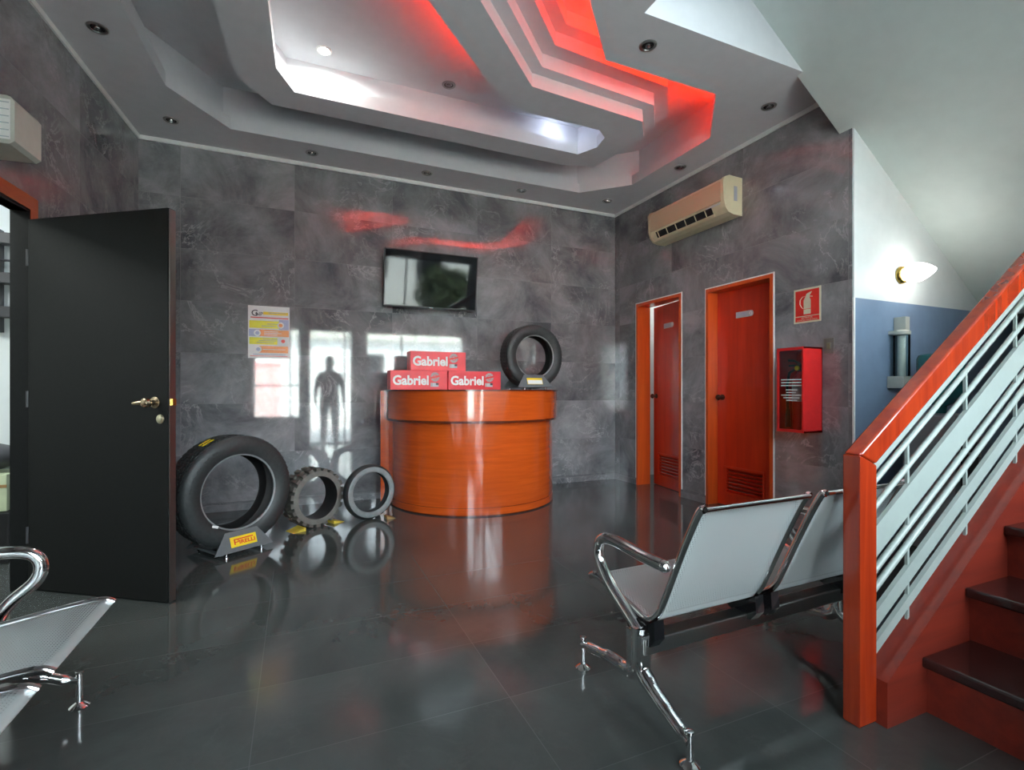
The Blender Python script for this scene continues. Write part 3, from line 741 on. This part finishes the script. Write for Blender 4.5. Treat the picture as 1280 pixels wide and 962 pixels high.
for (x, v, m) in ((.78, .36, M_orange_p), (.22, .52, M_lilac), (.84, .665, M_redprint), (.24, .83, M_lilac)):
    MB().lathe([(0, .0022), (.030, .0022), (.030, .001)], 24, M=Matrix.Translation((-pw + 2 * pw * x, pz(v), 0))).build('picture_disc', M_print_white, po)
    MB().lathe([(0, .0028), (.017, .0028), (.017, .002)], 20, M=Matrix.Translation((-pw + 2 * pw * x, pz(v), 0))).build('picture', m, po)
l = MB(); text(l, 'G', Matrix.Translation((-pw + .055, pz(.14), .001)), height=.058, bold=.01); text(l, 'NP', Matrix.Translation((-pw + .095, pz(.155), .001)), height=.034, bold=.01); l.build('lettering', M_print_dark, po)

# ------------------------------------------------------------------ air conditioner on the right wall
ac = thing('air_conditioner', 'cream split air conditioner high on the right wall above the red doors', 'air conditioner', M=basis((XR, 4.29, 2.665), (0, -1, 0), (0, 0, 1), (-1, 0, 0)))  # local x along the unit to the viewer, y up, z out of the wall
prof = [(0, .33), (.15, .335), (.20, .315), (.222, .28), (.212, .11), (.195, .055), (.16, .015), (.10, .0), (0, .0)]   # (out, up)
acl = 1.02
def extr(prof, x0, x1): return MB().prism([(p[0], p[1]) for p in prof], x0, x1, M=basis((0, 0, 0), (0, 0, 1), (0, 1, 0), (1, 0, 0)))
extr(prof, .03, acl - .03).build('body', M_cream, ac)
e_ = [(p[0] * 1.03 if p[0] else 0, p[1] * 1.02 - .002) for p in prof]
for x0, x1 in ((0, .03), (acl - .03, acl)): extr(e_, x0, x1).build('end_cap', M_cream, ac)
gr = MB().add([(.03, .262, .2185), (acl - .03, .262, .2185), (acl - .03, .118, .2145), (.03, .118, .2145)], [(0, 3, 2, 1)])
gr = MB(); gr.box((.035, .112, .2125), (acl - .035, .285, .2235)); gr.build('front_panel', mat('tan panel', (.50, .41, .26), .35), ac)
sl_ = MB(); sl_.box((.11, -.032, -.002), (acl - .15, .032, .003), M=Matrix.Translation((0, .062, .200)) @ Matrix.Rotation(R(-62 + 90), 4, 'X')); sl_.build('air_slot', M_black_gloss, ac)
vn_ = MB()
for i in range(6): vn_.box((.14 + .13 * i, -.03, 0), (.148 + .13 * i, .03, .008), M=Matrix.Translation((0, .062, .200)) @ Matrix.Rotation(R(28), 4, 'X'))
vn_.box((.10, -.008, -.002), (acl - .14, .008, .012), M=Matrix.Translation((0, .028, .182)) @ Matrix.Rotation(R(50), 4, 'X'))
vn_.build('louvre', M_cream, ac)
MB().box((acl + .0002, .12, .06), (acl + .001, .25, .10)).build('rating_label', M_grey, ac)
MB().box((acl - .22, .088, .2105), (acl - .05, .102, .2135)).build('display_strip', M_plaque, ac)
# boxy unit on the left wall
wu = thing('wall_unit', 'off white boxy unit high on the left wall above the black door', 'air conditioner', M=toL @ Matrix.Translation((3.08, 2.25, 0)))
wp = [(0, 0), (.18, -.0), (.20, .015), (.20, .20), (.185, .22), (.17, .225), (0, .225)]
MB().prism([(p[0], p[1]) for p in wp], 0, .22, M=basis((0, 0, 0), (0, 0, 1), (0, 1, 0), (1, 0, 0))).build('body', M_creamgrey, wu)
sp_ = MB()
sp_.box((-.004, .02, .09), (-.0005, .205, .185)); sp_.build('side_panel', M_print_white, wu)
fr2 = MB()
for i in range(6): fr2.box((-.007, .028 + .032 * i, .095), (-.004, .032 + .032 * i, .18))
fr2.build('slat', M_plaque, wu)

# ------------------------------------------------------------------ fire point
fs = thing('fire_sign', 'red fire extinguisher sign with a cream border on the right wall', 'sign', M=facing((XR - .002, 2.650, 1.766), (-1, 0, 0)))
MB().box((-.112, -.135, -.001), (.112, .135, .001)).build('sign_plate', M_glowpaper, fs)
MB().box((-.098, -.080, .001), (.098, .120, .0016)).box((-.098, -.122, .001), (.098, -.086, .0016)).build('red_field', M_redprint, fs)
pg = MB(); pg.box((-.028, -.068, .0018), (.030, -.030, .0024)); pg.box((-.028, -.026, .0018), (.030, .040, .0024))
pg.prism([(-.028, .040), (.030, .040), (.018, .066), (-.014, .066)], .0018, .0024); pg.prism([(-.012, .066), (.014, .066), (.040, .100), (.036, .104), (-.006, .090)], .0018, .0024); pg.prism([(.014, .074), (.046, .066), (.044, .060), (.014, .066)], .0018, .0024)
pg.tube([(-.008, .072, .0022), (-.034, .070, .0022), (-.056, .048, .0022), (-.058, .015, .0022), (-.044, -.012, .0022), (-.030, -.024, .0022)], .006, 8, flat=.12)
pg.build('extinguisher_symbol', M_glowpaper, fs)
l = MB(); text(l, 'EXTINTOR', Matrix.Translation((0, -.096, .0016)), height=.011, width=.09, bold=.01); text(l, 'CONTRA INCENDIOS', Matrix.Translation((0, -.113, .0016)), height=.011, width=.17, bold=.01); l.build('lettering', M_glowpaper, fs)

cb_ = thing('extinguisher_cabinet', 'red metal cabinet with a glass front on the right wall below the fire sign', 'cabinet', M=basis((XR, 2.75, .784), (0, -1, 0), (0, 0, 1), (-1, 0, 0)))   # x along, y up, z out
cw, ch, cd, ct = .22, .644, .205, .012
c = MB(); c.box((0, 0, 0), (cw, ch, .006)); c.box((0, 0, 0), (ct, ch, cd)); c.box((cw - ct, 0, 0), (cw, ch, cd)); c.box((0, 0, 0), (cw, ct, cd)); c.box((0, ch - ct, 0), (cw, ch, cd))
c.build('housing', M_red, cb_)
f = MB(); f.prism([(0, 0), (cw, 0), (cw, ch), (0, ch)], cd, cd + .006, holes=[[(.018, .022), (cw - .012, .022), (cw - .012, ch - .022), (.018, ch - .022)]]); f.build('door_frame', M_red, cb_)
gp = MB().box((.012, .016, cd - .006), (cw - .010, ch - .016, cd - .003)).build('glass_pane', M_case, cb_)
tl = MB()
for i, (x0, x1) in enumerate(((.03, .20), (.03, .20), (.03, .205))): tl.box((x0, .395 - .022 * i, cd - .0025), (x1, .403 - .022 * i, cd - .0018))
for i, (x0, x1) in enumerate(((.07, .165), (.075, .155), (.03, .20), (.05, .185), (.075, .165))): tl.box((x0, .318 - .02 * i, cd - .0025), (x1, .325 - .02 * i, cd - .0018))
tl.build('glass_text', M_print_white, gp)
ex_ = thing('fire_extinguisher', 'red fire extinguisher with black hose standing inside the glass fronted cabinet', 'fire extinguisher', M=basis((XR - .10, 2.635, .797), (0, -1, 0), (1, 0, 0), (0, 0, 1)))
MB().lathe([(0, 0), (.05, 0), (.056, .01), (.056, .36), (.05, .40), (.03, .43), (.018, .44), (.018, .46), (0, .46)], 28).build('cylinder', M_red, ex_)
MB().lathe([(.0572, .22), (.0572, .34)], 28).build('paper_label', M_plaque, ex_)
vv = MB(); vv.lathe([(.02, .45), (.024, .46), (.024, .50), (0, .505)], 16); vv.box((-.09, -.012, .49), (.03, .012, .505)); vv.tube([(.0, 0, .505), (-.05, 0, .535), (-.10, 0, .54)], .009, 8); vv.build('valve', M_black, ex_)
MB().lathe([(0, .0), (.018, 0), (.018, .012), (0, .012)], 16, M=basis((0, -.03, .475), (1, 0, 0), (0, 0, 1), (0, -1, 0))).build('gauge', M_yel2, ex_)
MB().tube([(-.02, -.02, .475), (-.058, -.045, .44), (-.075, -.05, .34), (-.072, -.05, .20), (-.068, -.05, .16)], .010, 10).tube([(-.068, -.05, .16), (-.066, -.05, .02)], [.013, .020], 12).build('hose', M_black, ex_)

sw = thing('switch_plate', 'small beige switch plate on the marble wall right of the fire cabinet', 'switch', M=facing((XR - .001, 2.475, 1.435), (-1, 0, 0)))
MB().box((-.038, -.058, -.001), (.038, .058, .007), bev=.002).build('plate', mat('taupe plate', (.15, .145, .13), .35), sw); MB().box((-.014, -.024, .007), (.014, .024, .011), bev=.002).build('rocker', mat('olive rocker', (.18, .18, .11), .4), sw)

# ------------------------------------------------------------------ alcove things
sc_ = thing('wall_sconce', 'lit flame shaped bulb lamp with a brass collar on the white stair wall', 'wall light', M=basis((4.21, YE - .0125, 1.975), (1, 0, 0), (0, 0, 1), (0, -1, 0)))
MB().lathe([(0, .0), (.062, .0), (.066, .010), (.060, .028), (.052, .034), (0, .036)], 28).build('collar', M_brass, sc_)
MB().lathe([(.040, .030), (.062, .055), (.072, .09), (.070, .125), (.055, .165), (.034, .20), (.014, .225), (0, .235)], 28).build('bulb', M_bulb, sc_)
light('sconce_light', 'POINT', (4.21, YE - .30, 1.975), 2, (1, .98, .92), radius=.06)
wf = thing('water_filter', 'clear tube water filter with white caps mounted on the blue alcove wall', 'water filter', M=Matrix.Translation((4.115, YE - .072, 1.118)))
MB().box((-.075, -.055, 0), (.075, .058, .088), bev=.006).build('lower_cap', M_creamgrey, wf)
MB().lathe([(.050, .088), (.052, .10), (.052, .385), (.05, .395)], 28).build('filter_tube', M_clear, wf)
MB().tube([(0, 0, .09), (0, 0, .39)], .026, 14).build('cartridge', M_print_white, wf)
up_ = MB(); up_.lathe([(0, .395), (.056, .395), (.056, .42), (.03, .432), (0, .432)], 24); up_.box((.008, -.022, .40), (.062, .058, .530), bev=.004); up_.box((-.058, .0, .40), (.03, .058, .425)); up_.build('upper_cap', M_creamgrey, wf)
wd = thing('water_dispenser', 'water dispenser cabinet standing in the alcove behind the stair rail', 'water dispenser', (4.16, 2.015, 0))
MB().box((-.16, -.16, 0), (.16, .16, .94), bev=.015).build('cabinet', mat('grey dispenser', (.30, .31, .32), .4), wd); MB().box((-.1, -.168, .45), (.1, -.158, .75)).build('tap_recess', M_black, wd)
for x in (-.04, .04): MB().tube([(x, -.16, .68), (x, -.20, .68), (x, -.20, .655)], .01, 8).build('tap', M_print_white, wd)
wj = thing('water_bottle', 'teal plastic water bottle upside down on the dispenser behind the handrail', 'water bottle', (4.16, 2.015, .94))
MB().lathe([(0, .001), (.03, .001), (.035, .05), (.125, .10), (.135, .12), (.135, .18), (.128, .19), (.135, .20), (.135, .27), (.128, .28), (.135, .29), (.135, .385), (.125, .41), (.11, .418), (0, .40)], 36).build('bottle_shell', M_teal, wj)

# ------------------------------------------------------------------ waiting benches
def smooth_path(pts, n=6):
    P = [Vector(p) for p in pts]; out = []
    for i in range(len(P) - 1):
        p0 = P[max(0, i - 1)]; p1 = P[i]; p2 = P[i + 1]; p3 = P[min(len(P) - 1, i + 2)]
        for k in range(n):
            t_ = k / n; out.append(.5 * ((2 * p1) + (p2 - p0) * t_ + (2 * p0 - 5 * p1 + 4 * p2 - p3) * t_ ** 2 + (3 * p1 - p0 - 3 * p2 + p3) * t_ ** 3))
    return out + [P[-1]]
BACK = [(-.262, .757), (-.246, .752), (-.212, .690), (-.165, .590), (-.105, .455), (-.070, .385), (-.050, .352)]
SEAT = [(-.050, .352), (-.020, .342), (.04, .350), (.14, .368), (.24, .384), (.295, .386), (.318, .374)]
def sheet(name, path, w, parent, x0):
    P = smooth_path([(0, a, b) for a, b in path], 5); nx = 12
    lens = [0]
    for i in range(1, len(P)): lens.append(lens[-1] + (P[i] - P[i - 1]).length)
    vs = []; uv = []; pf = []; fs = []; th = .004
    for i, p_ in enumerate(P):
        for j in range(nx + 1):
            x = x0 + w * j / nx; vs.append((x, p_.y, p_.z)); uv.append((x, lens[i]))
            e = min(x - x0, x0 + w - x, lens[i], lens[-1] - lens[i]); pf.append(1.0 if e > .034 else 0.0)
    for i in range(len(P) - 1):
        for j in range(nx): fs.append((i * (nx + 1) + j, i * (nx + 1) + j + 1, (i + 1) * (nx + 1) + j + 1, (i + 1) * (nx + 1) + j))
    me = bpy.data.meshes.new(name); me.from_pydata(vs, [], fs); me.materials.append(M_perf)
    ul = me.uv_layers.new(name='UVMap'); 
    for lp in me.loops: ul.data[lp.index].uv = uv[lp.vertex_index]
    at = me.attributes.new('perf', 'FLOAT', 'POINT')
    for i, v in enumerate(pf): at.data[i].value = v
    for p_ in me.polygons: p_.use_smooth = True
    o = bpy.data.objects.new(name, me); COL.objects.link(o); o.parent = parent
    m_ = o.modifiers.new('thickness', 'SOLIDIFY'); m_.thickness = .003; m_.offset = 0
    return o
def bench(name, label, M, n_seats, legs_at, ff, rf, arm_in=0):
    t = thing(name, label, 'bench', M=M, group='chrome waiting benches')
    pitch, w = .545, .455
    for s in range(n_seats):
        x0 = .022 + pitch * s
        sheet('backrest', BACK, w, t, x0); sheet('seat', SEAT, w, t, x0)
        for xs_ in (x0 - .004, x0 + w + .004):
            MB().tube(smooth_path([(xs_, a, b) for a, b in BACK[:-1] + SEAT[1:]], 4), .0125, 10, flat=.8).build('side_frame', M_chrome, t)
        MB().tube([(x0, BACK[0][0], BACK[0][1]), (x0 + w, BACK[0][0], BACK[0][1])], .008, 10).build('top_rail', M_chrome, t)
        for xs_ in (x0 - .004, x0 + w + .004):
            MB().prism([(-.07, .36), (-.075, .30), (-.05, .268), (0, .262), (.06, .29), (.10, .345), (.03, .335), (-.03, .33)], xs_ - .02, xs_ + .02, M=basis((0, 0, 0), (0, 1, 0), (0, 0, 1), (1, 0, 0))).build('seat_bracket', M_black_gloss, t)
    MB().box((-.01, -.035, .232), (pitch * n_seats - .04, .025, .285), bev=.006).build('beam', M_steel, t)
    for x in legs_at:
        lg_ = MB()
        lg_.tube(smooth_path([(x, .0, .315), (x, 0, .24), (x, -.003, .185), (x, -.045, .150), (x, -.12, .112), (x, rf + .025, .080), (x, rf, .072)], 5), [.029] * 11 + [.027] * 5 + [.024] * 5 + [.021] * 5 + [.015] * 5, 14)
        lg_.tube(smooth_path([(x, .0, .24), (x, .012, .17), (x, .06, .142), (x, .18 * ff / .34, .128), (x, ff - .04, .104), (x, ff, .094)], 5), [.028] * 11 + [.024] * 5 + [.019] * 5 + [.013] * 5, 14)
        lg_.box((x - .022, -.03, .16), (x + .022, .05, .30), bev=.006)
        L_ = lg_.build('leg', M_chrome, t)
        for y, zt in ((rf, .105), (ff, .125)):
            MB().lathe([(0, 0), (.028, 0), (.030, .005), (.022, .012), (.010, .020), (.009, zt - .006), (.013, zt - .006), (.012, zt), (0, zt + .003)], 18, M=Matrix.Translation((x, y, 0))).build('foot', M_chrome, L_)
        a_ = arm_in
        ar = smooth_path([(x, -.115 + a_ * .5, .552), (x, -.03 + a_ * .8, .552), (x, .09 + a_, .560), (x, .17 + a_, .560), (x, .218 + a_, .545), (x, .238 + a_, .505), (x, .222 + a_, .455), (x, .160 + a_, .395), (x, .07 + a_ * .6, .340), (x, .0, .300)], 6)
        MB().tube(ar, .0205, 16).build('armrest', M_chrome, t)
        MB().sphere((x, -.115 + a_ * .5, .552), .021, 10).build('arm_joint', M_chrome, t)
    return t
bench('waiting_bench', 'chrome waiting bench seen from behind, with perforated seats beside the stairs', basis((1.05, 1.352, 0), (math.cos(R(1.5)), math.sin(R(1.5)), 0), (-math.sin(R(1.5)), math.cos(R(1.5)), 0), (0, 0, 1)), 2, (0.0, 1.045), .345, -.222)
bench('waiting_bench', 'chrome waiting bench at the left edge, cropped by the frame, facing right', basis((-.893, 2.125, 0), (0, -1, 0), (1, 0, 0), (0, 0, 1)), 3, (-.06, 1.62), .20, -.2, -.14)

# ------------------------------------------------------------------ seen through the left doorway
rk = thing('wall_rack', 'black metal rack on the white wall seen past the open black door', 'rack', (-2.1, 4.55, 0))
for z in (2.10, 1.83, 1.60): MB().box((-.35, -.10, z), (.45, 0, z + .07)).build('shelf_bar', M_steelgrey, rk)
for x in (-.3, .215): MB().box((x, -.06, 1.5), (x + .03, 0, 2.2)).build('upright', M_steelgrey, rk)
MB().tube([(-.35, -.05, 1.99), (.45, -.05, 1.99)], .008, 8).build('rod', M_steelgrey, rk)
bx_ = thing('storage_box', 'pale green cardboard box on the shelf past the open black door', 'box', (-1.95, 4.35, .33))
MB().box((-.2, -.15, 0), (.25, .15, .235), bev=.004).build('carton', M_cardbox, bx_); MB().box((-.2, -.153, .15), (.25, -.150, .17)).build('tape', M_brown_chock, bx_)
tag(MB().box((-2.2, 4.18, 0), (-1.68, 4.53, .325), bev=.01).build('storage_crate', M_black), 'dark crate on the floor under the pale green box', 'crate')
bg_ = thing('tool_bag', 'dark bag lying on the pale green box past the open door', 'bag', (-1.92, 4.35, .566))
MB().sphere((0, 0, .10), 1, 12, sc=(.24, .14, .10)).build('bag_body', M_steelgrey, bg_); MB().tube(smooth_path([(-.1, 0, .18), (-.05, 0, .235), (.05, 0, .235), (.1, 0, .18)], 5), .012, 8).build('strap', M_black, bg_)

# ------------------------------------------------------------------ outside the entrance, seen in reflections
struct(MB().box((-30, -40, -.14), (30, FA - .2, -.02)).build('ground_outside', paint('pale concrete', (.42, .41, .39), .8, 3, .08)))
bd = thing('building', 'white building across the street, seen mirrored in the marble wall', 'building', (0, -13, -.02))
MB().box((-9, -4, 0), (12, 0, 3.4)).build('wall', M_white, bd); MB().box((-9.2, -4.2, 3.4), (12.2, .3, 3.7)).build('roof_slab', M_creamgrey, bd)
for x in (-6, -3.5, 2.5, 5, 7.5): MB().box((x, .002, 1.2), (x + 1.2, .05, 2.8)).build('window', M_screen, bd)
gt = thing('metal_gate', 'red barred gate across the street, seen mirrored beside the poster', 'gate', (-1.6, -7.5, -.02))
for i in range(10): MB().tube([(i * .12, 0, 0), (i * .12, 0, 2.0)], .03, 8).build('bar', M_redprint, gt)
MB().box((-.05, -.03, 1.9), (1.15, .03, 2.0)).box((-.05, -.03, .1), (1.15, .03, .2)).build('frame', M_redprint, gt)

def street_tree(x, y, h, label):
    t = thing('street_tree', label, 'tree', (x, y, -.02), 0, 'trees across the street')
    MB().tube([(0, 0, 0), (.05, 0, h * .3), (-.03, .05, h * .55)], [.14, .11, .07], 10).build('trunk', paint('bark', (.10, .07, .05), .9), t)
    rnd = random.Random(int(x * 10)); lf = MB()
    for i in range(900):
        a, b_, r_ = rnd.uniform(0, 6.28), rnd.uniform(-1, 1), rnd.random() ** .4
        q = math.sqrt(1 - b_ * b_); k = 1 + .25 * math.sin(3 * a) * math.sin(2.5 * b_)
        c = Vector((math.cos(a) * q * r_ * k * h * .46, math.sin(a) * q * r_ * k * h * .34, h * .50 + b_ * r_ * k * h * .36))
        e1 = Vector((rnd.uniform(-1, 1), rnd.uniform(-1, 1), rnd.uniform(-1, 1))).normalized() * .19; e2 = e1.cross(Vector((rnd.uniform(-1, 1), rnd.uniform(-1, 1), .3))).normalized() * .10
        lf.add([c - e1, c + e2, c + e1, c - e2], [(0, 1, 2, 3)])
    lf.build('crown', paint('leaf green', (.035, .06, .02), .6, 3, .3), t)
street_tree(5.1, -8.2, 2.3, 'dark leafy tree across the street, mirrored in the television, left one')
street_tree(7.7, -8.6, 2.6, 'dark leafy tree across the street, mirrored in the television, right one')

# the person standing in the doorway behind the viewer, seen mirrored in the marble
def skin(name, pts, edges, mats, parent, sub=2, rootv=0):
    me = bpy.data.meshes.new(name); me.from_pydata([p[0] for p in pts], edges, [])
    for m in mats: me.materials.append(m)
    o = bpy.data.objects.new(name, me); COL.objects.link(o); o.parent = parent
    md = o.modifiers.new('skin', 'SKIN'); sv = me.skin_vertices
    if not sv: 
        bm = bmesh.new(); bm.from_mesh(me); bm.verts.layers.skin.verify(); bm.to_mesh(me); bm.free()
    for v, p in zip(me.skin_vertices[0].data, pts):
        r = p[1]; v.radius = (r, r) if not isinstance(r, tuple) else r; v.use_root = False
    me.skin_vertices[0].data[rootv].use_root = True
    md.use_smooth_shade = True
    sb = o.modifiers.new('smooth', 'SUBSURF'); sb.levels = sb.render_levels = sub
    dg = bpy.context.evaluated_depsgraph_get(); dg.update(); m2 = bpy.data.meshes.new_from_object(o.evaluated_get(dg)); o.modifiers.clear(); o.data = m2
    for p in m2.polygons: p.use_smooth = True
    return o
M_skin = mat('skin', (.36, .20, .13), .5); M_shirt = paint('dark shirt', (.03, .032, .04), .8); M_trouser = paint('dark trousers', (.022, .025, .035), .8); M_hair = paint('black hair', (.012, .010, .009), .6); M_shoe = mat('dark shoes', (.02, .018, .016), .4)
pe = thing('person', 'person in dark shirt and trousers standing in the entrance, seen mirrored in the marble wall', 'person', (.60, -.12, 0))
pts = [((0, 0, .95), (.19, .13)), ((0, 0, 1.08), (.175, .125)), ((0, -.005, 1.25), (.205, .135)), ((0, -.01, 1.40), (.20, .12)), ((0, 0, 1.49), (.075, .075)), ((0, .015, 1.545), (.068, .070)), ((0, .02, 1.60), (.085, .10)), ((0, .02, 1.67), (.094, .112)), ((0, .012, 1.735), (.074, .09))]
edges = [(i, i + 1) for i in range(8)]
def chain(start, items):
    i = start
    for it in items: pts.append(it); edges.append((i, len(pts) - 1)); i = len(pts) - 1
    return i
for sg in (-1, 1):
    chain(0, [((sg * .09, 0, .86), .118), ((sg * .10, .012, .68), .100), ((sg * .105, .016, .49), .074), ((sg * .11, 0, .32), .074), ((sg * .115, -.015, .10), .052), ((sg * .12, .04, .045), .046), ((sg * .13, .13, .036), .042)])
    w_ = chain(3, [((sg * .175, -.01, 1.40), .070), ((sg * .225, -.02, 1.26), .058), ((sg * .250, -.02, 1.13), .050), ((sg * .258, .03, .99), .042), ((sg * .260, .065, .895), .030), ((sg * .258, .075, .84), (.022, .034))])
    for k, (dy, L_) in enumerate(((.030, .070), (.011, .080), (-.009, .076), (-.028, .062))):
        chain(w_, [((sg * .256, .075 + dy, .80), .010), ((sg * .252, .078 + dy, .80 - L_ * .5), .009), ((sg * .242, .082 + dy, .80 - L_), .008)])
    chain(w_ - 1, [((sg * .250, .105, .85), .011), ((sg * .242, .122, .81), .010)])
body = skin('body', pts, edges, [M_skin, M_shirt, M_trouser, M_shoe], pe)
for p in body.data.polygons:
    z, ax, y = p.center.z, abs(p.center.x), p.center.y
    p.material_index = 3 if z < .085 else 2 if (z < .97 and ax < .215) else 1 if (z < 1.485 and (ax < .215 or z > 1.17)) else 0
hm = MB(); hm.sphere((0, .005, 1.705), 1, 14, sc=(.089, .108, .088)); hm.build('hair', M_hair, pe)
fc = MB()
for sg in (-1, 1):
    fc.sphere((sg * .031, .103, 1.665), .011, 8); fc.sphere((sg * .079, .015, 1.655), 1, 8, sc=(.012, .022, .032))
fc.sphere((0, .115, 1.635), 1, 8, sc=(.014, .018, .022)); fc.sphere((0, .100, 1.595), 1, 8, sc=(.026, .010, .007)); fc.build('face', M_skin, pe)
